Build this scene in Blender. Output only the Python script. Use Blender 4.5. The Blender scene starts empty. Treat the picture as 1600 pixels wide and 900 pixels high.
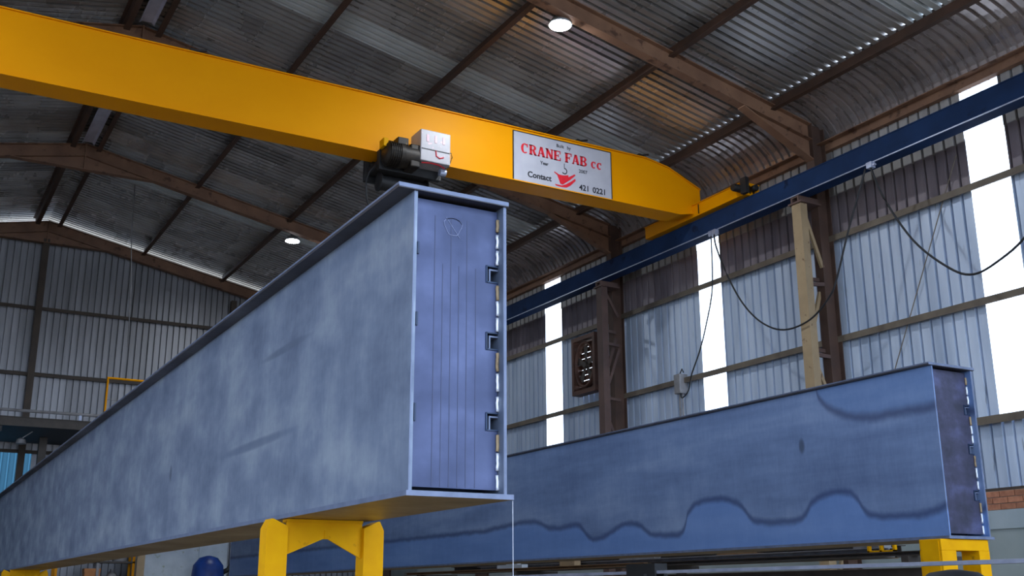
import bpy, math, random
from mathutils import Vector, Matrix
random.seed(7)
SC = bpy.context.scene
COL = SC.collection

# ------------------------------------------------------------------ camera
EYE = 1.6
def make_camera(f=1691.4862, yaw=.5209, pitch=.2753, roll=-.0041):
    cy, sy, cp, sp = math.cos(yaw), math.sin(yaw), math.cos(pitch), math.sin(pitch)
    fw = Vector((sy*cp, cy*cp, sp)); r0 = Vector((cy, -sy, 0)); u0 = r0.cross(fw)
    r = r0*math.cos(roll) + u0*math.sin(roll); u = u0*math.cos(roll) - r0*math.sin(roll)
    cam = bpy.data.cameras.new('camera'); o = bpy.data.objects.new('camera', cam); COL.objects.link(o)
    o.matrix_world = Matrix(((r.x, u.x, -fw.x, 0), (r.y, u.y, -fw.y, 0), (r.z, u.z, -fw.z, EYE), (0, 0, 0, 1)))
    cam.sensor_fit = 'HORIZONTAL'; cam.sensor_width = 36; cam.lens = f/1600*36
    cam.clip_end = 500
    SC.camera = o
make_camera()

# ------------------------------------------------------------------ sky, exposure
W = bpy.data.worlds.new('overcast_sky'); SC.world = W; W.use_nodes = True
bg = W.node_tree.nodes['Background']
bg.inputs['Color'].default_value = (.66, .80, 1.0, 1); bg.inputs['Strength'].default_value = 3.2
SC.view_settings.view_transform = 'Standard'; SC.view_settings.look = 'None'
SC.view_settings.gamma = 1; SC.view_settings.use_curve_mapping = False
SC.view_settings.exposure = 0.75

# daylight openings of the hall (portals only guide the sampling of the sky)
def portal(name, loc, direction, sx, sy):
    l = bpy.data.lights.new(name, 'AREA'); l.shape = 'RECTANGLE'; l.size = sx; l.size_y = sy; l.cycles.is_portal = True
    o = bpy.data.objects.new(name, l); COL.objects.link(o); o.location = loc
    o.rotation_euler = Vector(direction).to_track_quat('-Z', 'Y').to_euler()
LAMP_POWER = 95

# ------------------------------------------------------------------ hall measures
XM, XR = 2.93, 13.06; XL = 2*XM - XR
SLOPE = .2043
YF, YB = -5.67, 30.55            # open front, back wall
FRAMES = [12.33, 18.33, 24.33, 30.33]
def S(x): return 11.37 - SLOPE*abs(x - XM)       # underside line of the roof

# ------------------------------------------------------------------ materials
def nodes(name):
    m = bpy.data.materials.new(name); m.use_nodes = True
    nt = m.node_tree; b = nt.nodes['Principled BSDF']
    return m, nt, b
def lin(c): return tuple(((v/255+.055)/1.055)**2.4 if v > 10 else v/255/12.92 for v in c) + (1,)
def mat(name, c1, c2=None, rough=.5, metal=0., scale=3., stretch=(1, 1, 1), detail=6, spread=.25, bump=0., rough_var=.1, spots=None, spot_at=.62, rand=0., spec=.5):
    """two-tone procedural surface; colours given in sRGB 0-255"""
    m, nt, b = nodes(name); N = nt.nodes.new; L = nt.links.new
    c2 = c2 or c1
    tc = N('ShaderNodeTexCoord'); mp = N('ShaderNodeMapping'); mp.inputs['Scale'].default_value = stretch
    L(tc.outputs['Object'], mp.inputs['Vector'])
    nz = N('ShaderNodeTexNoise'); nz.inputs['Scale'].default_value = scale; nz.inputs['Detail'].default_value = detail
    if rand:
        oi = N('ShaderNodeObjectInfo'); ad = N('ShaderNodeVectorMath'); ad.operation = 'ADD'
        ml = N('ShaderNodeMath'); ml.operation = 'MULTIPLY'; ml.inputs[1].default_value = 57.
        L(oi.outputs['Random'], ml.inputs[0]); L(mp.outputs[0], ad.inputs[0]); L(ml.outputs[0], ad.inputs[1]); L(ad.outputs[0], nz.inputs['Vector'])
    else: L(mp.outputs[0], nz.inputs['Vector'])
    cr = N('ShaderNodeValToRGB'); e = cr.color_ramp.elements
    e[0].position = .5-spread; e[1].position = .5+spread; e[0].color = lin(c1); e[1].color = lin(c2)
    L(nz.outputs['Fac'], cr.inputs['Fac']); col = cr.outputs['Color']
    if spots:
        n2 = N('ShaderNodeTexNoise'); n2.inputs['Scale'].default_value = scale*2.3; n2.inputs['Detail'].default_value = 8
        L(mp.outputs[0], n2.inputs['Vector'])
        r2 = N('ShaderNodeValToRGB'); r2.color_ramp.elements[0].position = spot_at; r2.color_ramp.elements[1].position = spot_at+.08
        L(n2.outputs['Fac'], r2.inputs['Fac'])
        mx = N('ShaderNodeMix'); mx.data_type = 'RGBA'; L(r2.outputs['Color'], mx.inputs['Factor']); L(col, mx.inputs['A']); mx.inputs['B'].default_value = lin(spots)
        col = mx.outputs['Result']
    if rand:
        hs = N('ShaderNodeHueSaturation'); mr = N('ShaderNodeMapRange'); mr.inputs['To Min'].default_value = 1-rand; mr.inputs['To Max'].default_value = 1+rand
        L(oi.outputs['Random'], mr.inputs['Value']); L(mr.outputs[0], hs.inputs['Value']); L(col, hs.inputs['Color']); col = hs.outputs['Color']
    L(col, b.inputs['Base Color'])
    mr = N('ShaderNodeMapRange'); mr.inputs['To Min'].default_value = max(.05, rough-rough_var); mr.inputs['To Max'].default_value = min(1, rough+rough_var)
    L(nz.outputs['Fac'], mr.inputs['Value']); L(mr.outputs[0], b.inputs['Roughness'])
    b.inputs['Metallic'].default_value = metal; b.inputs['Specular IOR Level'].default_value = spec
    if bump:
        bp = N('ShaderNodeBump'); bp.inputs['Strength'].default_value = bump; bp.inputs['Distance'].default_value = .02
        L(nz.outputs['Fac'], bp.inputs['Height']); L(bp.outputs[0], b.inputs['Normal'])
    return m
M = {}
M['yellow'] = mat('yellow_paint', (228, 146, 0), (238, 158, 0), rough=.45, spec=.1, scale=1.2, spread=.3, stretch=(.6, 1, 1), bump=.03)
M['trestle_yellow'] = mat('worn_yellow_paint', (206, 144, 0), (222, 164, 0), rough=.6, spec=.1, scale=6, spots=(150, 105, 20), spot_at=.66)
M['frame_brown'] = mat('red_oxide_primer', (112, 80, 62), (144, 108, 84), rough=.65, scale=2.5, spots=(84, 56, 42), spot_at=.6, bump=.05)
M['column_brown'] = mat('dark_oxide_primer', (66, 48, 42), (92, 68, 56), rough=.7, scale=3)
M['purlin'] = mat('old_brown_purlin', (62, 44, 36), (92, 66, 52), rough=.7, scale=3)
M['tan'] = mat('tan_painted_steel', (150, 128, 98), (172, 148, 114), rough=.6, scale=4, spots=(105, 80, 58), spot_at=.63)
M['dark_leg'] = mat('dark_brown_steel', (78, 60, 56), (102, 78, 70), rough=.65, scale=4)
M['roof'] = mat('roof_sheet_steel', (162, 158, 158), (208, 206, 204), rough=.28, metal=.55, scale=1.2, stretch=(.25, 3, 1), rand=.28, rough_var=.12)
M['roof_pale'] = mat('pale_roof_sheet', (186, 192, 194), (216, 221, 224), rough=.5, metal=.15, scale=1.5, stretch=(.25, 3, 1), rand=.06)
M['eave'] = mat('curved_eave_sheet', (160, 150, 148), (196, 186, 184), rough=.28, metal=.5, scale=1.5, stretch=(1, 3, 1), rand=.18)
M['wall'] = mat('galvanised_wall_sheet', (172, 188, 212), (214, 226, 244), rough=.45, metal=.2, scale=1.3, stretch=(3, 3, .35), rand=.10, spots=(120, 128, 140), spot_at=.66)
M['wall_brown'] = mat('brown_stained_wall_sheet', (112, 102, 108), (152, 140, 144), rough=.55, metal=.2, scale=1.6, stretch=(3, 3, .4), rand=.12)
M['wall_upper'] = mat('dusty_wall_sheet', (142, 138, 136), (178, 176, 176), rough=.55, metal=.3, scale=1.6, stretch=(3, 3, .4), rand=.1)
M['wall_back'] = mat('back_wall_sheet', (112, 112, 116), (158, 158, 164), rough=.45, metal=.4, scale=1.3, stretch=(3, 3, .3), rand=.16)
M['girt'] = mat('girt_steel', (94, 84, 74), (126, 114, 98), rough=.6, metal=.2, scale=3)
M['girt_dark'] = mat('dark_girt_steel', (60, 50, 44), (80, 68, 58), rough=.7, scale=3)
M['ridge'] = mat('bright_ridge_metal', (170, 168, 186), (215, 214, 230), rough=.35, metal=.35, scale=3)
M['rail_blue'] = mat('navy_blue_paint', (30, 44, 72), (38, 60, 98), rough=.7, spec=.05, scale=1.5, spots=(28, 36, 60), spot_at=.64)
M['steel_bar'] = mat('bare_steel', (140, 148, 172), (178, 184, 206), rough=.4, metal=.3, scale=8)
M['plate_edge'] = mat('cut_plate_edge', (86, 96, 120), (116, 126, 152), rough=.5, metal=.3, scale=12)
M['weld'] = mat('bright_weld', (205, 210, 225), (240, 242, 250), rough=.4, metal=.4, scale=30)
M['notch'] = mat('dark_blue_clip', (24, 40, 66), (40, 62, 94), rough=.5, metal=.2, scale=10)
M['black'] = mat('black_steel', (22, 22, 24), (40, 40, 42), rough=.5, scale=8)
M['rubber'] = mat('black_rubber', (20, 21, 24), (34, 35, 40), rough=.6, scale=10)
M['grimy'] = mat('grimy_cast_metal', (24, 21, 20), (50, 42, 34), rough=.5, metal=.4, scale=9, spots=(150, 120, 70), spot_at=.68)
M['white_box'] = mat('white_painted_box', (160, 156, 162), (178, 174, 180), rough=.4, scale=6, spots=(226, 190, 196), spot_at=.63)
M['sign_white'] = mat('sign_white', (172, 172, 184), (186, 186, 196), rough=.35, scale=4)
M['sign_red'] = mat('sign_red', (206, 30, 44), (220, 44, 58), rough=.4, scale=20)
M['sign_black'] = mat('sign_black', (26, 28, 36), (40, 42, 50), rough=.4, scale=20)
M['floor'] = mat('dusty_concrete', (128, 112, 92), (156, 138, 114), rough=.75, scale=.8, spots=(104, 90, 74), spot_at=.6, bump=.1)
M['plaster'] = mat('pale_blue_grey_plaster', (150, 164, 172), (172, 184, 190), rough=.7, scale=2)
M['plaster_low'] = mat('grey_green_plaster', (138, 150, 150), (160, 170, 170), rough=.7, scale=2)
M['brick'] = mat('clay_brick', (146, 92, 70), (186, 128, 98), rough=.85, scale=14, rand=.2, bump=.2)
M['mortar'] = mat('mortar', (150, 136, 122), (172, 158, 142), rough=.9, scale=20)
M['ground'] = mat('yard_ground', (128, 118, 104), (152, 140, 124), rough=.9, scale=.3)
M['cabinet'] = mat('pale_cabinet_paint', (170, 180, 190), (198, 206, 214), rough=.5, scale=3, spots=(150, 158, 140), spot_at=.64)
M['blue_plastic'] = mat('blue_plastic', (16, 44, 110), (30, 70, 150), rough=.45, scale=5)
M['orange_box'] = mat('orange_carton', (176, 110, 60), (200, 136, 84), rough=.7, scale=8)
M['rust_section'] = mat('rusty_section', (112, 84, 58), (146, 114, 80), rough=.7, metal=.2, scale=5)
M['dark_section'] = mat('dark_section', (60, 54, 50), (84, 76, 70), rough=.6, metal=.3, scale=5)
M['grey_section'] = mat('grey_section', (120, 118, 120), (160, 158, 160), rough=.55, metal=.3, scale=6)
M['fan_brown'] = mat('rusty_fan_housing', (74, 50, 42), (112, 78, 64), rough=.55, metal=.2, scale=5)
M['deck'] = mat('dark_deck', (42, 42, 46), (62, 62, 66), rough=.7, scale=3)
M['rope'] = mat('pale_string', (190, 194, 205), (210, 214, 222), rough=.7, scale=20)
M['scribe'] = mat('scribed_line', (40, 50, 84), (52, 62, 98), rough=.5, scale=20)
M['chalk'] = mat('chalk', (118, 126, 158), (132, 140, 172), rough=.9, scale=20)
M['lamp_body'] = mat('lamp_housing', (150, 154, 160), (180, 184, 190), rough=.4, metal=.5, scale=8)

def translucent(name):
    m, nt, b = nodes(name); N = nt.nodes.new; L = nt.links.new
    nt.nodes.remove(b); out = nt.nodes['Material Output']
    t = N('ShaderNodeBsdfTransparent'); t.inputs[0].default_value = (.97, .98, 1, 1)
    d = N('ShaderNodeBsdfTranslucent'); d.inputs[0].default_value = (.9, .93, 1, 1)
    nz = N('ShaderNodeTexNoise'); nz.inputs['Scale'].default_value = 2
    mr = N('ShaderNodeMapRange'); mr.inputs['To Min'].default_value = .25; mr.inputs['To Max'].default_value = .4; L(nz.outputs['Fac'], mr.inputs['Value'])
    mx = N('ShaderNodeMixShader'); L(mr.outputs[0], mx.inputs[0]); L(t.outputs[0], mx.inputs[1]); L(d.outputs[0], mx.inputs[2]); L(mx.outputs[0], out.inputs[0])
    return m
M['skylight'] = translucent('translucent_sheet')
def blue_sheet(name):
    m, nt, b = nodes(name); nt.nodes.remove(b); out = nt.nodes['Material Output']
    d = nt.nodes.new('ShaderNodeBsdfTranslucent'); d.inputs[0].default_value = (.03, .085, .13, 1)
    nt.links.new(d.outputs[0], out.inputs[0]); return m
M['skylight_blue'] = blue_sheet('blue_translucent_sheet')
def emitter(name, col, s):
    m, nt, b = nodes(name); b.inputs['Base Color'].default_value = (.9, .9, .9, 1)
    b.inputs['Emission Color'].default_value = (*col, 1); b.inputs['Emission Strength'].default_value = s
    return m
M['led'] = emitter('led_lens', (.86, .93, 1), 25)

def mill_steel(name, dark, mid, light, stain=None, top_stain=None, rough=.45, metal=.25, patch=.7, stretch=(1, .8, 1.5), marks=()):
    """rolled plate with blue-grey mill scale: soft cloudy patches, vertical streaks, and wavy tide-mark stains with a shape of their own"""
    m, nt, b = nodes(name); N = nt.nodes.new; L = nt.links.new
    tc = N('ShaderNodeTexCoord'); sx = N('ShaderNodeSeparateXYZ'); L(tc.outputs['Object'], sx.inputs[0])
    def noise(scale, stretch, detail=5, rough_=.55):
        mp = N('ShaderNodeMapping'); mp.inputs['Scale'].default_value = stretch; L(tc.outputs['Object'], mp.inputs[0])
        n = N('ShaderNodeTexNoise'); n.inputs['Scale'].default_value = scale; n.inputs['Detail'].default_value = detail; n.inputs['Roughness'].default_value = rough_; L(mp.outputs[0], n.inputs['Vector']); return n.outputs['Fac']
    n1 = noise(patch*1.6, stretch, 5); n2 = noise(3.2, (1, 2.2, .5), 5); n3 = noise(22, (1, 1.5, .5), 3)
    def math_(op, a, bb=None, cl=False):
        n = N('ShaderNodeMath'); n.operation = op; n.use_clamp = cl
        for i, v in enumerate((a, bb)):
            if v is None: continue
            if isinstance(v, (int, float)): n.inputs[i].default_value = v
            else: L(v, n.inputs[i])
        return n.outputs[0]
    f = math_('ADD', math_('MULTIPLY', n1, .72), math_('ADD', math_('MULTIPLY', n2, .16), math_('MULTIPLY', n3, .12)))
    cr = N('ShaderNodeValToRGB'); cr.color_ramp.elements[0].position = .33; cr.color_ramp.elements[1].position = .69
    cr.color_ramp.elements[0].color = lin(dark); cr.color_ramp.elements[1].color = lin(light)
    e = cr.color_ramp.elements.new(.5); e.color = lin(mid)
    L(f, cr.inputs['Fac']); col = cr.outputs['Color']
    def curve(pts, y0, y1, z0, z1):
        fc = N('ShaderNodeFloatCurve'); c = fc.mapping.curves[0]
        P = sorted(((y-y0)/(y1-y0), (z-z0)/(z1-z0)) for y, z in pts)
        while len(c.points) < len(P): c.points.new(.5, .5)
        for q, (a, d) in zip(c.points, P): q.location = (a, d); q.handle_type = 'AUTO'
        fc.mapping.update()
        t = math_('DIVIDE', math_('SUBTRACT', sx.outputs['Y'], y0), y1-y0, True); L(t, fc.inputs['Value'])
        zc = math_('ADD', math_('MULTIPLY', fc.outputs[0], z1-z0), z0)
        wob = math_('MULTIPLY', math_('SUBTRACT', noise(6, (1, 1, 1), 3), .5), .05)
        return math_('ADD', math_('SUBTRACT', sx.outputs['Z'], zc), wob)      # height above the contour
    def mixc(fac, a, c):
        mx = N('ShaderNodeMix'); mx.data_type = 'RGBA'; L(fac, mx.inputs['Factor']); L(a, mx.inputs['A'])
        if isinstance(c, tuple): mx.inputs['B'].default_value = lin(c)
        else: L(c, mx.inputs['B'])
        return mx.outputs['Result']
    def ramp(v, a, bb, c0, c1):
        mr = N('ShaderNodeMapRange'); mr.interpolation_type = 'SMOOTHSTEP'
        for k, x in zip(('From Min', 'From Max', 'To Min', 'To Max'), (a, bb, c0, c1)): mr.inputs[k].default_value = x
        L(v, mr.inputs['Value']); return mr.outputs[0]
    if stain:
        d = curve(*stain['curve'])
        col = mixc(ramp(d, -.04, .01, .55, 0), col, stain['below'])
        col = mixc(math_('MULTIPLY', ramp(math_('ABSOLUTE', d), 0, .055, .8, 0), 1.), col, stain['line'])
    if top_stain:
        d = curve(*top_stain['curve'])
        col = mixc(ramp(d, -.02, .06, 0, .45), col, top_stain['above'])
        col = mixc(math_('MULTIPLY', ramp(math_('ABSOLUTE', d), 0, .07, .75, 0), ramp(sx.outputs['Y'], top_stain['ymax']-.15, top_stain['ymax'], 1, 0)), col, top_stain['line'])
    for my, mz, ry, rz, mc in marks:                        # small scorch marks
        dy = math_('DIVIDE', math_('SUBTRACT', sx.outputs['Y'], my), ry); dz = math_('DIVIDE', math_('SUBTRACT', sx.outputs['Z'], mz), rz)
        rr = math_('ADD', math_('MULTIPLY', dy, dy), math_('MULTIPLY', dz, dz))
        col = mixc(ramp(rr, .1, 1., .7, 0), col, mc)
    L(col, b.inputs['Base Color'])
    L(ramp(f, .3, .7, rough+.1, rough-.08), b.inputs['Roughness'])
    b.inputs['Metallic'].default_value = metal
    return m
M['scale_grey'] = mill_steel('mill_scale_grey', (82, 94, 118), (112, 124, 146), (148, 158, 172), patch=1.3, marks=((4.3, .47, .05, .08, (62, 72, 92)), (1.7, .92, .5, .03, (78, 90, 112)), (2.2, .44, .9, .035, (84, 98, 124))))
M['scale_lilac'] = mill_steel('mill_scale_lilac', (48, 59, 92), (61, 72, 109), (76, 87, 127), patch=1.6)
M['scale_purple'] = mill_steel('mill_scale_purple', (40, 42, 58), (58, 58, 82), (84, 88, 124), patch=3.)
M['scale_under_bounce'] = mill_steel('mill_scale_floor_bounce', (96, 84, 62), (122, 106, 78), (140, 124, 94))  # flange underside steel, warm bounce from the floor painted into its colour
M['scale_dark'] = mill_steel('mill_scale_flange', (38, 36, 40), (54, 52, 58), (70, 68, 76))
lowpts = [(12.9, 2.40), (12.19, 2.443), (11.713, 2.456), (11.122, 2.341), (10.705, 2.363), (10.318, 2.188), (9.64, 2.319), (9.253, 2.187), (8.829, 2.167), (8.662, 2.365), (8.31, 2.471), (7.943, 2.42), (7.696, 2.24), (7.529, 2.214), (7.205, 2.207), (6.958, 2.35), (6.654, 2.418), (6.452, 2.34), (6.299, 2.201), (5.946, 2.179), (5.585, 2.228)]
toppts = [(7.4, 3.45), (6.841, 3.40), (6.797, 3.258), (6.648, 3.112), (6.372, 3.008), (5.97, 2.988), (5.585, 2.989)]
G2Y, G2Z = 5.585, 2.008
loc = lambda pts: [(y-G2Y, z-G2Z) for y, z in pts]
M['scale_blue'] = mill_steel('mill_scale_blue', (92, 112, 150), (116, 138, 178), (144, 164, 198),
    stain=dict(curve=(loc(lowpts), 0, 12.9-G2Y, 0, .6), below=(104, 146, 214), line=(58, 76, 120)),
    top_stain=dict(curve=(loc(toppts), 0, 7.4-G2Y, .8, 1.6), above=(92, 128, 184), line=(60, 72, 108), ymax=6.95-G2Y), patch=.9, stretch=(1, .35, 2.2), marks=((7.036-G2Y, .836, .045, .085, (52, 62, 78)),))

# ------------------------------------------------------------------ mesh helpers
class MB:
    def __init__(s): s.v = []; s.f = []
    def add(s, vs, fs):
        n = len(s.v); s.v += [tuple(v) for v in vs]; s.f += [tuple(i+n for i in f) for f in fs]; return s
    def box(s, x0, x1, y0, y1, z0, z1):
        return s.add([(x, y, z) for x in (x0, x1) for y in (y0, y1) for z in (z0, z1)],
                     [(0, 1, 3, 2), (4, 6, 7, 5), (0, 4, 5, 1), (2, 3, 7, 6), (0, 2, 6, 4), (1, 5, 7, 3)])
    def prism(s, poly, axis, a, b):
        """poly: 2-D outline; extruded along axis ('x','y','z') from a to b"""
        def p(q, t): return {'x': (t, q[0], q[1]), 'y': (q[0], t, q[1]), 'z': (q[0], q[1], t)}[axis]
        n = len(poly)
        return s.add([p(q, a) for q in poly]+[p(q, b) for q in poly],
                     [tuple(range(n))[::-1], tuple(range(n, 2*n))]+[(i, (i+1) % n, n+(i+1) % n, n+i) for i in range(n)])
    def bar(s, a, b, w, h=None):
        """square bar between two points"""
        a, b = Vector(a), Vector(b); d = (b-a).normalized(); h = h or w
        up = Vector((0, 0, 1)) if abs(d.z) < .95 else Vector((0, 1, 0))
        r = d.cross(up).normalized()*w/2; u = r.cross(d).normalized()*h/2
        vs = [p+i*r+j*u for p in (a, b) for i, j in ((-1, -1), (1, -1), (1, 1), (-1, 1))]
        return s.add(vs, [(0, 1, 2, 3), (7, 6, 5, 4), (0, 4, 5, 1), (1, 5, 6, 2), (2, 6, 7, 3), (3, 7, 4, 0)])
    def tube(s, pts, r, n=8):
        pts = [Vector(p) for p in pts]; rings = []
        for i, p in enumerate(pts):
            d = (pts[min(i+1, len(pts)-1)]-pts[max(i-1, 0)]).normalized()
            up = Vector((0, 0, 1)) if abs(d.z) < .9 else Vector((0, 1, 0))
            a = d.cross(up).normalized(); c = a.cross(d).normalized()
            rings.append([p+r*(math.cos(2*math.pi*k/n)*a+math.sin(2*math.pi*k/n)*c) for k in range(n)])
        vs = [v for g in rings for v in g]; fs = [(i*n+k, i*n+(k+1) % n, (i+1)*n+(k+1) % n, (i+1)*n+k) for i in range(len(rings)-1) for k in range(n)]
        fs += [tuple(range(n))[::-1], tuple(range((len(rings)-1)*n, len(rings)*n))]
        return s.add(vs, fs)
    def lathe(s, prof, c, axis='z', n=24):
        """prof: (radius, height) list; closed with caps"""
        vs = []
        for r, h in prof:
            for k in range(n):
                a = 2*math.pi*k/n; q = (r*math.cos(a), r*math.sin(a), h)
                q = {'z': q, 'x': (q[2], q[0], q[1]), 'y': (q[1], q[2], q[0])}[axis]
                vs.append((c[0]+q[0], c[1]+q[1], c[2]+q[2]))
        m = len(prof)
        fs = [(i*n+k, i*n+(k+1) % n, (i+1)*n+(k+1) % n, (i+1)*n+k) for i in range(m-1) for k in range(n)]
        fs += [tuple(range(n))[::-1], tuple(range((m-1)*n, m*n))]
        return s.add(vs, fs)
    def mesh(s, name):
        me = bpy.data.meshes.new(name); me.from_pydata(s.v, [], s.f); me.update(); return me
    def build(s, name, m, parent=None, smooth=False, bevel=0):
        me = s.mesh(name); me.materials.append(M[m] if isinstance(m, str) else m)
        if smooth: me.polygons.foreach_set('use_smooth', [True]*len(me.polygons))
        o = bpy.data.objects.new(name, me); COL.objects.link(o)
        if parent: o.parent = parent
        if bevel:
            b = o.modifiers.new('bevel', 'BEVEL'); b.width = bevel; b.segments = 2; b.limit_method = 'ANGLE'
        if smooth == 'auto':
            b = o.modifiers.new('split', 'EDGE_SPLIT'); b.split_angle = math.radians(40)
        return o
def empty(name, l=(0, 0, 0)):
    o = bpy.data.objects.new(name, None); COL.objects.link(o); o.location = l; o.empty_display_size = .1; return o
def tag(o, label, cat, group=None):
    o['label'] = label; o['category'] = cat
    if group: o['group'] = group
    return o
def struct(o, label=None):
    o['kind'] = 'structure'
    if label: o['label'] = label
    return o
def inst(name, me, parent, mw):
    o = bpy.data.objects.new(name, me); COL.objects.link(o); o.parent = parent; o.matrix_local = mw; return o
def copy_tree(o, parent=None):
    c = o.copy(); COL.objects.link(c); c.parent = parent
    for ch in list(o.children): copy_tree(ch, c)
    return c

def rib_profile(n, p, d, q=(.56, .61, .90, .95)):
    """u,w outline of n ribs at pitch p; ribs stand d away on the far side"""
    out = [(0, 0)]
    for i in range(n):
        a = i*p; out += [(a+q[0]*p, 0), (a+q[1]*p, d), (a+q[2]*p, d), (a+q[3]*p, 0)]
    out.append((n*p, 0)); return out
def rib_sheet(n, p, d, top, bot=lambda u: 0., q=(.56, .61, .90, .95)):
    """mesh: u along x, height along z, ribs towards +y"""
    mb = MB(); pr = rib_profile(n, p, d, q)
    vs = [(u, w, bot(u)) for u, w in pr]+[(u, w, top(u)) for u, w in pr]; k = len(pr)
    mb.add(vs, [(i, i+1, k+i+1, k+i) for i in range(k-1)]); return mb

# ------------------------------------------------------------------ floor and outside ground
struct(MB().box(XL-.5, XR+.5, YF, YB+.2, -.2, 0).build('floor', 'floor'), 'dusty brown concrete hall floor')
struct(MB().box(-80, 90, -80, 110, -.6, -.22).build('trim_1', 'ground'), 'bare ground around the hall')

# ------------------------------------------------------------------ roof
ceiling = struct(empty('ceiling'), 'dark ribbed steel roof on brown purlins, seen from below')
RP = .165; SW = 4*RP
ang = math.atan(SLOPE)
PURL = [12.2, 10.07, 7.75, 5.5, 3.25]
x_end = 12.2; ln = (x_end-XM)/math.cos(ang)
sheet_me = None
def roof_mesh(m):
    mb = rib_sheet(4, RP, .09, lambda u: ln+.02); me = mb.mesh('roof_sheet'); me.materials.append(M[m]); return me
me_roof, me_pale = roof_mesh('roof'), roof_mesh('roof_pale')
# curved eave sheets
def bull_pts(n=9):
    z0 = S(12.2)+.16; x1, z1 = 13.36, 8.93; pts = []
    for i in range(n+1):
        t = math.pi/2*i/n
        x = 12.2+(x1-12.2)*math.sin(t); z = z1+(z0-z1)*math.cos(t)
        pts.append((x, z-.12*math.sin(2*t)*0))
    return pts
BP = bull_pts()
def bull_mesh():
    mb = MB(); pr = rib_profile(4, RP, .045); k = len(pr); nrm = []
    for i, (x, z) in enumerate(BP):
        a = Vector(BP[max(i-1, 0)]); b = Vector(BP[min(i+1, len(BP)-1)]); d = (b-a).normalized(); nrm.append((-d.y, d.x))
    vs = [(x+n[0]*w, u, z+n[1]*w) for (x, z), n in zip(BP, nrm) for u, w in pr]
    mb.add(vs, [(j*k+i, j*k+i+1, (j+1)*k+i+1, (j+1)*k+i) for j in range(len(BP)-1) for i in range(k-1)])
    me = mb.mesh('curved_eave_sheet'); me.materials.append(M['eave']); return me
me_bull = bull_mesh()
y = YF-.1; k = 0
while y < YB:
    pale = any(abs(y+SW/2-c) < SW/2 for c in (9.3, 15.5, 20.6, 25.7))
    me = me_pale if pale else me_roof
    # right slope: local x -> +Y, local z -> up the slope towards the ridge, local y -> outwards
    sr = Vector((-math.cos(ang), 0, math.sin(ang))); ou = Vector((math.sin(ang), 0, math.cos(ang)))
    o0 = Vector((x_end, y, S(x_end)+.155))
    inst('roof_sheet', me, ceiling, Matrix(((0, ou.x, sr.x, o0.x), (1, 0, 0, o0.y), (0, ou.z, sr.z, o0.z), (0, 0, 0, 1))))
    sl = Vector((math.cos(ang), 0, math.sin(ang))); ol = Vector((-math.sin(ang), 0, math.cos(ang)))
    o1 = Vector((2*XM-x_end, y, S(x_end)+.155))
    inst('roof_sheet', me, ceiling, Matrix(((0, ol.x, sl.x, o1.x), (1, 0, 0, o1.y), (0, ol.z, sl.z, o1.z), (0, 0, 0, 1))))
    inst('curved_eave_sheet', me_bull, ceiling, Matrix.Translation((0, y, 0)))
    inst('curved_eave_sheet', me_bull, ceiling, Matrix.Translation((2*XM, y, 0)) @ Matrix.Diagonal((-1, 1, 1, 1)))
    y += SW; k += 1
def purlin(x, s=1):
    z = S(x)+.065; mb = MB(); t = .012
    mb.box(x-t/2, x+t/2, YF, YB-.05, z-.11, z+.085)                               # web
    mb.box(min(x, x+s*.10), max(x, x+s*.10), YF, YB-.05, z-.122, z-.11)           # lower flange
    mb.box(min(x, x-s*.07), max(x, x-s*.07), YF, YB-.05, z+.073, z+.085)
    mb.box(min(x+s*.085, x+s*.073), max(x+s*.085, x+s*.073), YF, YB-.05, z-.11, z-.085)
    return mb.build('purlin', 'purlin', ceiling)
for x in PURL: purlin(x, -1); purlin(2*XM-x, 1)
for sgn in (1, -1):
    X = lambda v: v if sgn == 1 else 2*XM-v
    mb = MB(); a = (X(13.22), X(13.34)); mb.box(min(a), max(a), YF, YB-.05, 8.86, 9.0)
    a = (X(13.1), X(13.24)); mb.box(min(a), max(a), YF, YB-.05, 8.985, 9.0)
    mb.build('eave_purlin', 'frame_brown', ceiling)
# ridge capping and bright ridge battens between frames
mb = MB(); mb.prism([(XM-.25, S(XM)+.15), (XM, S(XM)+.22), (XM+.25, S(XM)+.15), (XM, S(XM)+.24)], 'y', YF-.1, YB+.05); mb.build('ridge_capping', 'purlin', ceiling)
for (a, b) in ((12.5, 18.0), (18.5, 24.05)):
    mb = MB(); zt = S(XM)-.03
    mb.prism([(XM-.13, zt-.06), (XM-.10, zt), (XM+.10, zt), (XM+.13, zt-.06), (XM+.13, zt-.075), (XM+.085, zt-.018), (XM-.085, zt-.018), (XM-.13, zt-.075)], 'y', a, b)
    for yy in (a+.3, (a+b)/2, b-.3):
        mb.box(XM-.02, XM+.02, yy-.02, yy+.02, zt-.005, S(XM)+.2)
    mb.build('ridge_trough', 'ridge', ceiling)['label'] = 'bright galvanised trough under the roof ridge'

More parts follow.
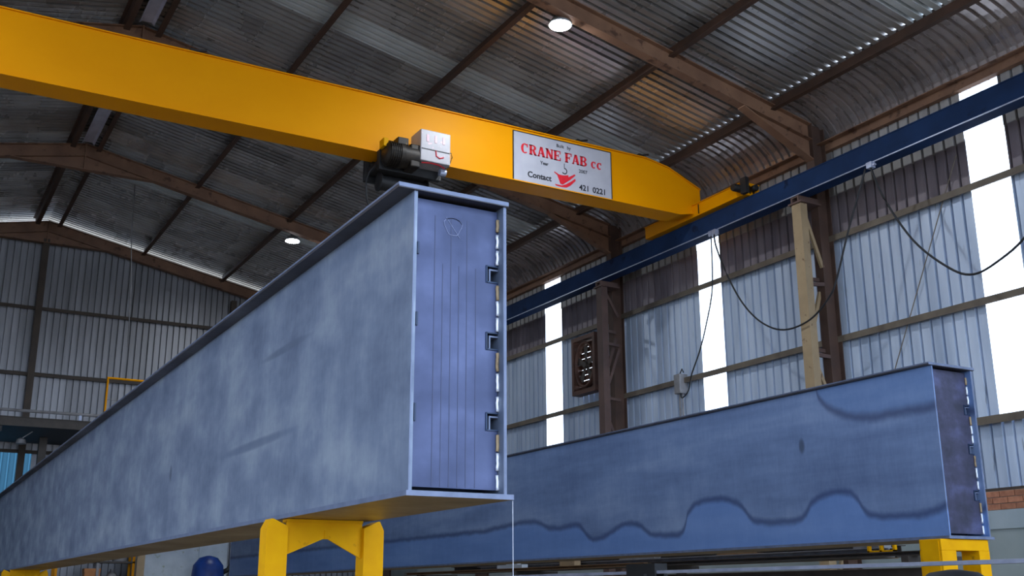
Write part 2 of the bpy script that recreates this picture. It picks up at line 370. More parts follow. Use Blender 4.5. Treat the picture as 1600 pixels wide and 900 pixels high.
# ------------------------------------------------------------------ portal frames
def i_section(p0, p1, depth, width, tf=.014, tw=.01, ext='y'):
    """I-beam whose web lies in the XZ plane between two points given on its TOP edge"""
    (x0, z0), (x1, z1) = p0, p1; mb = MB(); return mb
def frame(yc, label):
    e = empty('portal_frame', (XM, yc, 0)); hw = .085
    def X(v, s): return (v-XM)*s
    for s in (1, -1):
        def P(v): return (v-XM)*s
        # column: I-section
        mb = MB(); top = S(12.9)-.0
        for a, b in ((12.93, 12.946), (13.21, 13.226)):
            a, b = P(a), P(b); mb.box(min(a, b), max(a, b), -hw, hw, 0, top)
        a, b = P(12.946), P(13.21); mb.box(min(a, b), max(a, b), -.006, .006, 0, top)
        mb.build('column', 'column_brown', e)
        # rafter: two flanges and a web
        mb = MB(); d = .30
        xa, xb = XM, 12.95
        za, zb = S(xa)-.0, S(xb)-.0
        q = lambda v, z: (P(v), z)
        for o0, o1, w in ((0, .016, hw), (d-.016, d, hw), (.016, d-.016, .006)):
            poly = [q(xa, za-o0), q(xb, zb-o0), q(xb, zb-o1), q(xa, za-o1)]
            mb.prism(poly, 'y', -w, w)
        mb.build('rafter', 'frame_brown', e)
        # eave haunch: deepening web with a sloping lower flange
        mb = MB()
        x0 = 11.55; zz0 = S(x0)-d; zz1 = 8.66
        mb.prism([q(x0, zz0+.002), q(12.93, S(12.93)-d+.002), q(12.93, zz1)], 'y', -.006, .006)
        mb.prism([q(x0-.1, zz0+.02), q(12.93, zz1+.02), q(12.93, zz1), q(x0-.1, zz0)], 'y', -hw, hw)
        mb.build('eave_haunch', 'frame_brown', e)
    # apex haunch
    mb = MB(); z0 = S(XM)
    mb.prism([(-1.5, z0-SLOPE*1.5-.30), (0, z0-.30), (1.5, z0-SLOPE*1.5-.30), (.0, z0-.62)], 'y', -.006, .006)
    mb.prism([(-1.5, z0-SLOPE*1.5-.29), (0, z0-.605), (1.5, z0-SLOPE*1.5-.29), (1.5, z0-SLOPE*1.5-.306), (0, z0-.62), (-1.5, z0-SLOPE*1.5-.306)], 'y', -hw, hw)
    mb.box(-.012, .012, -hw-.02, hw+.02, z0-.62, z0)
    mb.build('apex_haunch', 'frame_brown', e)
    return tag(e, label, 'frame', 'portal frames of the hall')
frame(FRAMES[0], 'brown steel portal frame nearest the camera, its rafter crossing the top right')
frame(FRAMES[1], 'brown steel portal frame mostly hidden behind the yellow crane beam')
frame(FRAMES[2], 'brown steel portal frame crossing below the left half of the crane beam')
frame(FRAMES[3], 'brown steel portal frame against the back gable wall')

# ------------------------------------------------------------------ right wall
WX = 13.32
wall_right = struct(empty('wall_right'), 'ribbed sheet side wall with girts, brown upper band and brick plinth')
STRIPS = [(-3.2, -2.53), (2.85, 3.5), (8.95, 9.61), (15.21, 15.87), (20.88, 21.6)]
edges = [YF]+[v for s in STRIPS for v in s]+[YB]
segs = list(zip(edges[0::2], edges[1::2]))
ROWS = [('wall', 2.96, 3.92, 0), ('wall', 3.9, 7.36, .0), ('wall_brown', 7.3, 8.12, .006), ('wall_upper', 8.07, 9.02, -.006)]
cache = {}
def sheet_mesh(p, h, m, d=.075):
    key = (round(p, 3), round(h, 3), m)
    if key not in cache:
        me = rib_sheet(4, p, d, lambda u: h, q=(.72, .74, .90, .96)).mesh('cladding_sheet'); me.materials.append(M[m]); cache[key] = me
    return cache[key]
# facing -X wall: local x -> +Y (mirrored), local y -> +X
def wall_mat(x, y, z, out=1): return Matrix(((0, out, 0, x), (1, 0, 0, y), (0, 0, 1, z), (0, 0, 0, 1)))
FAN = (19.63, 0, 5.90, 7.10)
for a, b in segs:
    n = max(1, round((b-a)/.8)); p = (b-a)/n/4
    for i in range(n):
        y0 = a+i*4*p
        for m, z0, z1, dx in ROWS:
            if z0 == 3.9 and abs(y0+2*p-FAN[0]) < .1:           # opening for the fan
                inst('cladding_sheet', sheet_mesh(p, FAN[2]-z0, m), wall_right, wall_mat(WX+dx, y0, z0)); z0 = FAN[3]
            inst('cladding_sheet', sheet_mesh(p, z1-z0, m), wall_right, wall_mat(WX+dx, y0, z0))
for i, (a, b) in enumerate(STRIPS):      # the lower row runs on under the translucent strips
    inst('cladding_sheet', sheet_mesh((b-a)/4, .96, 'wall'), wall_right, wall_mat(WX, a, 2.96))
for z, w, h, m in ((5.62, .10, .05, 'girt'), (7.34, .10, .05, 'girt')):
    mb = MB(); mb.box(WX-.11, WX-.005, YF, YB-.1, z-.008, z+.008); mb.box(WX-.118, WX-.11, YF, YB-.1, z-.085, z+.008); mb.box(WX-.118, WX-.09, YF, YB-.1, z-.093, z-.085)
    mb.build('girt', m, wall_right)
mb = MB(); mb.box(WX-.14, WX-.005, YF, YB-.1, 3.93, 3.95); mb.box(WX-.15, WX-.14, YF, YB-.1, 3.84, 3.95); mb.build('sill_girt', 'girt', wall_right)
mb = MB(); mb.box(WX-.07, WX-.005, YF, YB-.1, 2.93, 2.97); mb.build('base_angle', 'girt_dark', wall_right)
MB().tube([(WX-.05, 11.75, 4.0), (WX-.05, 9.75, 7.9)], .008, 6).build('brace_rod', 'girt', wall_right)
# plinth: rendered base, exposed brick courses
MB().box(WX-.10, WX+.2, YF, YB, 0, 2.42).build('plinth', 'plaster_low', wall_right)
MB().box(WX-.13, WX+.2, YF, YB, 2.42, 2.67).build('plinth_band', 'plaster', wall_right)
mb = MB().box(WX-.08, WX+.2, YF, YB, 2.67, 2.93); mb.build('mortar_bed', 'mortar', wall_right)
bm_ = MB().box(-.05, .02, 0, .222, 0, .0755).mesh('brick'); bm_.materials.append(M['brick'])
for c in range(3):
    for j in range(20):
        inst('brick', bm_, wall_right, Matrix.Translation((WX-.05, 7.6+j*.234+(c % 2)*.117, 2.677+c*.0855)))
for i, (a, b) in enumerate(STRIPS):
    w = struct(empty('window_%d' % (i+1), (WX, a, 3.95)), 'tall overexposed translucent sheet strip in the side wall')
    for z0, z1 in ((3.96, 5.61), (5.63, 7.33), (7.35, 9.0)):
        me = sheet_mesh((b-a)/4, z1-z0, 'skylight', .03)
        inst('pane', me, w, wall_mat(0, 0, z0-3.95))
    portal('daylight_portal', (WX-.02, (a+b)/2, 6.47), (-1, 0, 0), 5.0, b-a)
labels = ['', '', 'tall bright translucent strip at the right edge of the photo', 'tall bright translucent strip between the two lattice columns', 'tall bright translucent strip beside the brown fan']
for i in (2, 3, 4): bpy.data.objects['window_%d' % (i+1)]['label'] = labels[i]

# ------------------------------------------------------------------ left wall (out of view): cladding, strips, one open side door
wall_left = struct(empty('wall_left'), 'ribbed sheet side wall opposite')
LX = 2*XM-WX
DOOR = (1.5, 9.5, 6.5)
lsegs = [(YF, DOOR[0], 0), (DOOR[0], DOOR[1], DOOR[2]), (DOOR[1], 15.2, 0), (15.9, 21., 0), (21.7, YB, 0)]
for a, b, z0 in lsegs:
    n = max(1, round((b-a)/.8)); p = (b-a)/n/4
    for i in range(n): inst('cladding_sheet', sheet_mesh(p, 9.02-z0, 'wall'), wall_left, wall_mat(LX, a+i*4*p, z0, -1))
for i, (a, b) in enumerate(((15.2, 15.9), (21., 21.7))):
    w = struct(empty('window_%d' % (i+6), (LX, a, 0)), 'translucent sheet strip in the opposite wall')
    inst('pane', sheet_mesh((b-a)/4, 9.0, 'skylight', .03), w, wall_mat(0, 0, 0, -1))
    portal('daylight_portal', (LX+.02, (a+b)/2, 5.), (1, 0, 0), 8, b-a)
portal('daylight_portal', (LX+.02, (DOOR[0]+DOOR[1])/2, DOOR[2]/2), (1, 0, 0), DOOR[2], DOOR[1]-DOOR[0])
portal('daylight_portal', (XM, YF, 4.5), (0, 1, 0), WX-LX-.1, 8.9)

# ------------------------------------------------------------------ back wall
wall_back = struct(empty('wall_back'), 'ribbed sheet gable wall at the far end of the hall')
BPIT = .1665; n = int((WX-LX)/(BPIT*4))+1
BWIN = (2.0, 3.0)
for i in range(n):
    x0 = LX+i*BPIT*4
    def top(u, x0=x0): return S(min(max(x0+u, LX), WX))+.06 if abs(x0+u-XM) < 10.2 else 9.2
    for m, f0, f1 in ((('skylight_blue' if .3 < x0+.3 < 3.1 else 'wall_back'), lambda u: 0., lambda u: 5.2), ('wall_back', lambda u: 5.18, lambda u: 7.26), ('wall_back', lambda u: 7.24, top)):
        mb = rib_sheet(4, BPIT, .07, f1, f0, q=(.66, .69, .90, .95))
        o = mb.build('cladding_sheet', m, wall_back); o.matrix_local = Matrix.Translation((x0, YB-(.004 if f0(0) == 0 else 0), 0))
for z in (9.0, 7.22, 5.2, 3.2):
    mb = MB().box(LX+.3, WX-.3, YB-.10, YB-.005, z-.01, z+.01).box(LX+.3, WX-.3, YB-.11, YB-.10, z-.08, z+.01); mb.build('girt', 'girt_dark', wall_back)
for x in (2.93, -2.2, 8.1):
    mb = MB().box(x-.08, x+.08, YB-.25, YB-.238, 0, S(x)-.5).box(x-.08, x+.08, YB-.132, YB-.12, 0, S(x)-.5).box(x-.006, x+.006, YB-.238, YB-.132, 0, S(x)-.5)
    mb.build('gable_post', 'girt_dark', wall_back)
# ------------------------------------------------------------------ crane runway
RXc = 12.6; RT, RB = 8.286, 7.932
rb = empty('crane_runway_beam', (RXc, 12, RB))
def rbx(name, x0, x1, z0, z1, m): return MB().box(x0, x1, YF-12, YB-.3-12, z0-RB, z1-RB).build(name, m, rb)
rbx('top_flange', -.12, .12, RT-.02, RT, 'rail_blue'); rbx('bottom_flange', -.12, .12, RB, RB+.018, 'rail_blue'); rbx('web', -.112, .0, RB+.018, RT-.02, 'rail_blue')
rbx('crane_rail', -.025, .025, RT, RT+.045, 'steel_bar')
rbx('conductor_pipe', -.135, -.120, RB+.0, RB+.015, 'steel_bar')
tag(rb, 'long dark blue runway beam carrying the crane along the side wall', 'beam')

# lattice crane columns: front leg, laced back to the portal column
def lattice(yc, leg_m, label, zs):
    e = empty('lattice_crane_column', (RXc, yc, 0)); zt = RB-.13; hw = .10
    mb = MB(); mb.box(-.09, .05, -hw, -hw+.012, 0, zt).box(-.09, .05, hw-.012, hw, 0, zt).box(-.10, -.09, -hw, hw, 0, zt); mb.build('front_leg', leg_m, e)
    MB().box(-.13, .33, -.15, .15, zt, zt+.03).build('cap_plate', 'dark_leg', e)
    MB().box(-.12, .33, -.09, -.06, zt+.03, zt+.13).box(-.12, .33, .06, .09, zt+.03, zt+.13).box(-.12, .33, -.06, .06, zt+.10, zt+.13).build('cap_bracket', 'dark_leg', e)
    for a, b, yo in zs: MB().bar((-.03, yo, a), (.335, yo, b), .045, .06).build('lacing_bar', leg_m if abs(a-b) > .3 else 'dark_leg', e)
    return tag(e, label, 'column', 'lattice crane columns by the side wall')
ztA = RB-.13
lattice(12.32, 'tan', 'tan lattice crane column by the wall, behind the right girder', [(ztA-.02, 6.75, -.05), (6.42, 6.46, -.05), (6.54, 6.56, .05), (5.3, 6.35, .05), (5.26, 5.25, -.05), (5.38, 5.36, .05), (5.2, 4.4, -.05), (3.2, 4.3, .05), (3.3, 2.2, -.05), (1.1, 2.1, .05)])
lattice(18.12, 'dark_leg', 'brown lattice crane column standing beside the wall fan', [(ztA-.02, 7.2, -.05), (6.9, 6.88, .05), (6.6, 6.58, -.05), (5.55, 6.5, -.05), (5.7, 6.75, .05), (5.45, 5.43, -.05), (5.3, 4.5, .05), (3.4, 4.4, -.05), (3.3, 2.3, .05), (1.2, 2.2, -.05)])

# ------------------------------------------------------------------ overhead crane
YC = 14.83; WC = .46; ZT, ZB = 9.326, 8.336
crane = empty('overhead_crane', (XM, YC, ZB))
def cx(v): return v-XM
yw0, yw1 = .03, WC-.03
outl = [(12.62, 8.46-ZB), (12.62, 8.91-ZB), (11.88, 9.215-ZB), (11.37, ZT-.02-ZB), (-5.4, ZT-.02-ZB), (-6.6, 8.95-ZB), (-6.6, 8.46-ZB), (-6.0, .02), (12.1, .02)]
MB().prism([(cx(x), z) for x, z in outl], 'y', yw0, yw1).build('box_beam', 'yellow', crane)
# flanges
def strip(pts, t, y0, y1, name):
    mb = MB(); 
    poly = [(cx(x), z) for x, z in pts]+[(cx(x), z+t) for x, z in pts[::-1]]
    mb.prism(poly, 'y', y0, y1); return mb.build(name, 'yellow', crane)
strip([(-6.6, 8.955-ZB), (-5.4, ZT-.018-ZB), (11.37, ZT-.018-ZB), (11.88, 9.217-ZB), (12.62, 8.912-ZB)], .018, 0, WC, 'top_flange')
strip([(-6.6, 8.44-ZB), (-6.0, 0), (12.1, 0), (12.62, 8.44-ZB)], .018, 0, WC, 'bottom_flange')
# end carriage on the right-hand rail
ec = MB().box(cx(12.42), cx(12.78), -1.38, 1.50, 8.335-ZB, 8.56-ZB).build('end_carriage', 'yellow', crane)
MB().box(cx(12.40), cx(12.80), -1.38, 1.50, 8.56-ZB, 8.572-ZB).build('cover_plate', 'yellow', ec)
MB().box(cx(12.408), cx(12.42), -.16, -.14, 8.36-ZB, 8.54-ZB).build('joint_flange', 'grimy', ec)
for yy in (-1.28, 1.38):
    MB().lathe([(.11, -.05), (.13, -.045), (.13, -.03), (.10, -.025), (.10, .025), (.13, .03), (.13, .05)], (cx(12.6), yy, 8.345+.1-ZB), 'x', 20).build('wheel', 'grimy', ec, smooth='auto')
MB().lathe([(.05, 0), (.06, .02), (.06, .1), (.035, .13)], (cx(12.6), -1.52, 8.45-ZB), 'y', 14).build('buffer', 'rubber', ec, smooth='auto')
MB().box(cx(12.36), cx(12.44), -1.5, -1.36, 8.33-ZB, 8.62-ZB).lathe([(.06, 0), (.07, .03), (.07, .2), (.04, .22)], (cx(12.24), -1.3, 8.46-ZB), 'x', 14).build('drive_motor', 'black', ec, smooth='auto')
# small clamps along the top flange
for x in (9.9, 11.25, 3.1):
    MB().box(cx(x)-.03, cx(x)+.03, .02, .12, ZT-ZB, ZT+.05-ZB).bar((cx(x), .07, ZT+.03-ZB), (cx(x)+.22, .07, ZT+.09-ZB), .03).build('cable_clamp', 'black', crane)
tag(crane, 'yellow box girder overhead crane spanning the hall', 'crane')
# sign plate with lettering
SX0, SX1, SZ0, SZ1 = 8.56, 10.57, 8.350, 9.245
sp = MB().box(cx(SX0), cx(SX1), .012, .03, SZ0-ZB, SZ1-ZB).build('sign_plate', 'sign_white', crane)
sp['label'] = 'white sign plate with red and black lettering'
fr = MB(); t = .014
for a in ((SX0-t, SX1+t, SZ0-t, SZ0), (SX0-t, SX1+t, SZ1, SZ1+t), (SX0-t, SX0, SZ0, SZ1), (SX1, SX1+t, SZ0, SZ1)):
    fr.box(cx(a[0]), cx(a[1]), .006, .03, a[2]-ZB, a[3]-ZB)
fr.build('sign_frame', 'sign_black', sp)
def text(name, s, x, z, size, m, offset=0., sx=1., space=1.):
    """lettering: built-in outline font turned into mesh, facing -Y; x,z = centre"""
    cu = bpy.data.curves.new(name, 'FONT'); cu.body = s; cu.size = size; cu.align_x = 'CENTER'; cu.align_y = 'CENTER'; cu.extrude = .0015; cu.offset = offset; cu.space_character = space
    ob = bpy.data.objects.new(name, cu); COL.objects.link(ob)
    dg = bpy.context.evaluated_depsgraph_get(); me = bpy.data.meshes.new_from_object(ob.evaluated_get(dg)); bpy.data.objects.remove(ob)
    me.name = name; me.materials.clear(); me.materials.append(M[m])
    o = bpy.data.objects.new(name, me); COL.objects.link(o); o.parent = sp
    o.matrix_local = Matrix(((sx, 0, 0, cx(x)), (0, 0, -1, .010), (0, 1, 0, z-ZB), (0, 0, 0, 1))); return o
# slab-serif capitals drawn as strokes
def slab(s, x, z, h, wd, gap, m):
    st = .26*h; th = .10*h
    mb = MB()
    def r(a, b, c, d): mb.box(a, b, .0085, .0120, c, d)                      # rectangle x0,x1,z0,z1
    def dg(x0, z0, x1, z1, w):
        mb.prism([(x0-w/2, z0), (x0+w/2, z0), (x1+w/2, z1), (x1-w/2, z1)], 'y', .0085, .0120)
    def arc(cx_, cz, ra, rb, a0, a1, t):
        N_ = 12; po = []
        for i in range(N_+1):
            a = math.radians(a0+(a1-a0)*i/N_); po.append((cx_+ra*math.cos(a), cz+rb*math.sin(a)))
        pi_ = []
        for i in range(N_+1):
            a = math.radians(a1+(a0-a1)*i/N_); pi_.append((cx_+(ra-t)*math.cos(a), cz+(rb-th*1.1)*math.sin(a)))
        for i in range(N_):
            mb.prism([po[i], po[i+1], pi_[N_-i-1], pi_[N_-i]], 'y', .0085, .0120)
    for ch in s:
        w = wd; x0 = cx(x); z0 = z-ZB
        if ch == ' ': x += wd*.34; continue
        if ch in 'cC':
            hh = h if ch == 'C' else h*.72; ww = w if ch == 'C' else w*.72
            arc(x0+ww*.52, z0+hh/2, ww*.5, hh/2, 48, 312, st*(1 if ch == 'C' else .8))
            r(x0+ww*.78, x0+ww*.92, z0+hh*.64, z0+hh*.98)
            if ch == 'c': w = ww
        elif ch in 'RBEF':
            r(x0+.06*w, x0+.06*w+st, z0, z0+h); r(x0, x0+.12*w+st, z0, z0+th); r(x0, x0+.12*w+st, z0+h-th, z0+h)
            if ch in 'EF':
                r(x0, x0+.92*w, z0+h-th, z0+h); r(x0+.80*w, x0+.92*w, z0+h*.68, z0+h); r(x0+.1*w, x0+.66*w, z0+h*.45, z0+h*.55); r(x0+.58*w, x0+.68*w, z0+h*.34, z0+h*.66)
            if ch == 'E': r(x0, x0+.94*w, z0, z0+th); r(x0+.82*w, x0+.94*w, z0, z0+h*.32)
            if ch in 'RB':
                r(x0, x0+.55*w, z0+h-th, z0+h); r(x0+.1*w, x0+.55*w, z0+h*.46, z0+h*.55); arc(x0+.5*w, z0+h*.73, .42*w, h*.27, -90, 90, st*.9)
            if ch == 'B': r(x0, x0+.55*w, z0, z0+th); arc(x0+.5*w, z0+h*.255, .46*w, h*.255, -90, 90, st*.95)
            if ch == 'R': dg(x0+.84*w, z0, x0+.56*w, z0+h*.48, st*.95); r(x0+.66*w, x0+1.0*w, z0, z0+th)
        elif ch == 'A':
            dg(x0+.14*w, z0, x0+.46*w, z0+h, st*.55); dg(x0+.84*w, z0, x0+.52*w, z0+h, st*1.05); r(x0+.26*w, x0+.72*w, z0+h*.28, z0+h*.37); r(x0, x0+.3*w, z0, z0+th); r(x0+.64*w, x0+w, z0, z0+th)
        elif ch == 'N':
            r(x0+.1*w, x0+.1*w+st*.6, z0, z0+h); r(x0+.76*w, x0+.76*w+st*.6, z0, z0+h); dg(x0+.84*w, z0, x0+.18*w, z0+h, st*1.05); r(x0, x0+.34*w, z0, z0+th); r(x0+.66*w, x0+1.02*w, z0+h-th, z0+h); r(x0, x0+.2*w, z0+h-th, z0+h)
        x += (w*.88 if ch == 'F' else w)+gap
    o = mb.build('letter', m, sp); return x
xx_ = 8.70
for ch in 'CRANE FAB cc': xx_ = xx_+.065 if ch == ' ' else slab(ch, xx_, 8.87, .185, .152, .014, 'sign_red')
text('lettering', 'Built', 9.50, 9.15, .085, 'sign_black', .001); text('lettering', 'by', 9.68, 9.15, .085, 'sign_black', .001)
text('lettering', 'Year', 9.17, 8.76, .085, 'sign_black', .002)
text('lettering', '2007', 9.97, 8.76, .09, 'sign_black', .001)
text('lettering', 'Contact', 9.07, 8.50, .145, 'sign_black', .004)
text('lettering', '421', 9.99, 8.455, .145, 'sign_black', .003); text('lettering', '0221', 10.31, 8.455, .145, 'sign_black', .003)
# emblem: crane hook over a red grabbing hand shape
mb = MB()
def flat(poly): mb.prism([(cx(x), z-ZB) for x, z in poly], 'y', .0085, .0120)
flat([(9.37, 8.655), (9.47, 8.615), (9.56, 8.615), (9.66, 8.64), (9.66, 8.60), (9.58, 8.52), (9.54, 8.44), (9.49, 8.45), (9.46, 8.53), (9.43, 8.60), (9.37, 8.635)])
flat([(9.66, 8.60), (9.79, 8.68), (9.81, 8.66), (9.70, 8.56), (9.58, 8.47), (9.54, 8.44), (9.58, 8.52)])
flat([(9.60, 8.455), (9.72, 8.535), (9.80, 8.60), (9.81, 8.56), (9.70, 8.45), (9.62, 8.40), (9.52, 8.39), (9.40, 8.40), (9.38, 8.425), (9.52, 8.42)])
mb.build('emblem', 'sign_red', sp)
mb = MB()
mb.tube([(cx(9.58), .009, 8.84-ZB), (cx(9.58), .009, 8.76-ZB)], .006, 6)
mb.tube([(cx(9.58+.05*math.cos(a)), .009, 8.70+.05*math.sin(a)-ZB) for a in [math.radians(v) for v in range(95, -160, -20)]], .009, 6)
mb.build('emblem_hook', 'sign_black', sp)

# ------------------------------------------------------------------ hoist on the beam
h = empty('wire_rope_hoist', (6.6, 14.6, 7.75))
def hb(name, x0, x1, y0, y1, z0, z1, m, par=None, bev=0): return MB().box(x0-6.6, x1-6.6, y0-14.6, y1-14.6, z0-7.75, z1-7.75).build(name, m, par or h, bevel=bev)
cb = hb('control_box', 6.60, 7.12, 14.36, 14.74, 8.14, 8.67, 'white_box', bev=.012)
hb('lid_seam', 6.615, 7.105, 14.352, 14.358, 8.335, 8.347, 'black', cb)
# red swoosh on the box
mb = MB(); pts = [(6.86, 8.34), (6.87, 8.25), (6.93, 8.22), (7.0, 8.25)]
mb.tube([(x-6.6, 14.355-14.6, z-7.75) for x, z in pts], .010, 6); mb.tube([(x-6.6, y-14.6, 8.136-7.75) for x, y in ((6.66, 14.45), (6.8, 14.40), (6.95, 14.42), (7.08, 14.5))], .014, 6); mb.build('red_mark', 'sign_red', cb)
for dx in (.08, .22, .36):
    MB().box(6.62+dx-6.6, 6.66+dx-6.6, 14.354-14.6, 14.359-14.6, .72, .84).build('faint_print', mat('faded_print_%d' % int(dx*100), (226, 176, 190), (236, 206, 214), scale=20), cb)
dm = MB().lathe([(.06, -.32), (.15, -.31), (.19, -.27), (.19, -.10), (.21, -.09), (.21, -.02), (.19, -.01), (.19, .24)], (6.38-6.6, 14.56-14.6, 8.22-7.75), 'x', 24).build('drum_motor', 'grimy', h, smooth='auto')
for k in range(6):
    MB().lathe([(.205, 0), (.205, .012)], (6.10+k*.035-6.6+.02, 14.56-14.6, 8.22-7.75), 'x', 24).build('cooling_fin', 'grimy', dm)
hb('motor_terminal_box', 6.24, 6.42, 14.42, 14.62, 8.36, 8.48, 'grimy', dm, .01)
hb('brake_cap', 6.02, 6.10, 14.47, 14.65, 8.30, 8.44, 'trestle_yellow', dm, .01)
hb('gearbox', 6.45, 6.62, 14.40, 14.80, 8.02, 8.40, 'grimy', None, .02)
tf = hb('trolley_frame', 6.05, 7.12, 14.70, 14.80, 8.00, 8.33, 'black'); hb('side_plate', 6.05, 7.12, 15.31, 15.37, 8.00, 8.42, 'black', tf)
hb('cross_tube', 6.10, 7.08, 14.72, 15.36, 8.10, 8.22, 'black', tf)
for x in (6.2, 6.95):
    for yy in (14.815, 15.24):
        MB().lathe([(.05, 0), (.07, .006), (.07, .055), (.05, .06)], (x-6.6, yy-14.6, 8.28-7.75), 'y', 16).build('trolley_wheel', 'grimy', tf)
MB().lathe([(.14, -.42), (.16, -.41), (.16, -.39), (.13, -.38), (.13, .38), (.16, .39), (.16, .41), (.14, .42)], (6.6-6.6, 15.05-14.6, 7.93-7.75), 'x', 20).build('rope_drum', 'black', h, smooth='auto')
MB().tube([(7.12-6.6, -.1, .65), (7.20-6.6, -.1, .67), (7.22-6.6, -.1, .60), (7.16-6.6, -.1, .42), (7.1-6.6, -.1, .38)], .008, 6).build('control_cable', 'rubber', h, True)
MB().tube([(6.05-6.6, .2, .35), (5.93-6.6, .2, .22), (5.88-6.6, .2, .02), (5.90-6.6, .2, -.25), (5.98-6.6, .2, -.5), (6.1-6.6, .2, -.55)], .014, 8).build('pendant_cable', 'rubber', h, True)
MB().lathe([(.03, -.06), (.06, -.05), (.06, .05), (.03, .06)], (7.06-6.6, 14.52-14.6, 8.06-7.75), 'x', 14).build('limit_switch', 'steel_bar', h, smooth='auto')
for dy in (-.05, .05): MB().tube([(0, .45+dy, .05), (0, .45+dy, -.75)], .008, 6).build('wire_rope', 'black', h)
hk = MB().lathe([(.02, -.10), (.14, -.09), (.16, -.06), (.16, .06), (.14, .09), (.02, .10)], (0, .45, -.85), 'y', 20).build('hook_block', 'black', h, smooth='auto')
MB().tube([(0, .45, -1.0)]+[(.08*math.sin(a), .45, -1.14-.08*math.cos(a)+.0) for a in [math.radians(v) for v in range(180, 430, 25)]], .022, 8).build('hook', 'black', hk, True)
tag(h, 'grimy wire rope hoist with white control box on the crane beam', 'hoist')

# ------------------------------------------------------------------ steel box girders
def girder(x, y, z, L, w, hh, web_m, end_m, label, ov, ovr):
    g = empty('steel_box_girder', (x, y, z)); t = .016
    MB().box(0, t, 0, L, 0, hh).build('web_plate', web_m, g); MB().box(w-t, w, 0, L, 0, hh).build('web_plate', web_m, g)
    fo = MB().box(-.012, w+.03, -.008, L, -.022, 0).build('bottom_flange', 'plate_edge', g); fo.data.materials.append(M['scale_under_bounce'])
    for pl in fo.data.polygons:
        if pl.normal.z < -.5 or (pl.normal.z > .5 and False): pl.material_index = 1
    MB().box(-ov, w+ovr, -.012, L, hh, hh+.022).build('top_flange', 'scale_dark', g)
    # recessed end diaphragm with cut-outs, built as columns of cells round the openings
    y0, y1 = .050, .062; xl, xr = t, w-t
    nl = [(1.055, .055), (.735, .06), (.33, .075)]; nr = [(.985, .075), (.675, .075), (.315, .075)]
    mb = MB(); wl, wr = .028, .06
    def column(x0, x1, holes):
        zz = .020
        for c, s in sorted(holes): mb.box(x0, x1, y0, y1, zz, c-s/2); zz = c+s/2
        mb.box(x0, x1, y0, y1, zz, hh-.012)
    column(xl+.004, xl+wl, nl); column(xl+wl, xr-wr, []); column(xr-wr, xr-.004, nr)
    mb.build('end_plate', end_m, g)
    MB().box(t, w-t, .20, .205, 0, hh).build('inner_diaphragm', 'notch', g)
    for c, s in nr:                                              # angle clips seen in the cut-outs
        MB().box(xr-wr+.012, xr-.002, y0-.004, y1+.05, c+s/2-.020, c+s/2-.013).box(xr-wr+.012, xr-wr+.019, y0-.004, y1+.05, c-s/2, c+s/2-.020).build('angle_clip', 'plate_edge', g)
        MB().box(xr-wr-.003, xr-wr+.003, y0-.006, y1, c-s/2-.003, c+s/2+.003).box(xr-wr, xr-.002, y0-.006, y1, c+s/2-.003, c+s/2+.003).box(xr-wr, xr-.002, y0-.006, y1, c-s/2-.003, c-s/2+.003).build('clip_rim', 'notch', g)
    for c, s in nl: MB().box(xl+wl-.006, xl+wl+.003, y0-.01, y1, c-s/2, c+s/2).build('angle_clip', 'notch', g)
    # stitch welds down the right-hand corner
    rnd = random.Random(3); holes = sorted((c-s/2-.008, c+s/2+.008) for c, s in nr); spans = []; zz = .02
    for a, b in holes+[(hh-.03, hh)]: spans.append((zz, a)); zz = b
    k = 0
    for a, b in spans:
        n = max(2, round((b-a)/.085)); st = (b-a)/n
        for i in range(n):
            l = st*rnd.uniform(.72, .95); z_ = a+i*st; k += 1
            pts = [(xr-.006+rnd.uniform(-.002, .002), y0-.005, z_+l*q/5) for q in range(6)]
            MB().tube(pts, .008, 6).build('weld_bead', 'tan' if k % 3 == 0 else 'weld', g, True)
    MB().box(-.0015, .004, -.0015, .0, 0, hh).build('web_edge', 'plate_edge', g); MB().box(w-.0145, w-.001, -.0015, 0, 0, hh).build('web_edge', 'plate_edge', g)
    MB().box(-ov-.001, -ov, -.012, L, hh+.012, hh+.0225).build('flange_edge', 'plate_edge', g); MB().box(-ov, w+ovr, -.0135, -.012, hh+.004, hh+.0225).build('flange_edge', 'plate_edge', g)
    return tag(g, label, 'girder', 'fabricated box girders on trestles')
GH = 1.30; GW = .474
g1 = girder(1.85, 4.08, 2.008, 20.5, .462, GH, 'scale_grey', 'scale_lilac', 'near grey steel box girder with open lilac end plate, on yellow trestle', .08, .006)
g2 = girder(6.977, G2Y, G2Z, 19.4, .474, GH, 'scale_blue', 'scale_purple', 'blue steel box girder with wavy tide marks, nearer the side wall', .04, .02)
# scribe lines and chalk on the near end plate
mb = MB()
for i, xx in enumerate((.125, .165, .205, .245, .285, .33)):
    mb.box(xx, xx+.0035, .0488, .0500, .025, 1.0 if i % 2 else 1.22)
mb.build('scribe_line', 'scribe', g1)
mb = MB(); pts = [(.215+.042*math.cos(a)*(1+.2*math.sin(3*a)),   .0485, 1.18+.045*math.sin(a)*(1+.1*math.cos(2*a))) for a in [i*math.pi/8 for i in range(24)]]
mb.tube(pts, .0018, 5); mb.tube([(.18, .0485, 1.22), (.25, .0485, 1.13)], .0016, 5); mb.build('chalk_mark', 'chalk', g1)
tag(MB().tube([(2.346, 4.09, 1.984), (2.347, 4.09, 1.3)], .0016, 6).lathe([(.004, -.06), (.012, -.03), (.012, .0), (.003, .02)], (2.347, 4.09, 1.3), 'z', 10).build('plumb_line', 'rope'), 'thin pale plumb string hanging from the near girder corner', 'string')

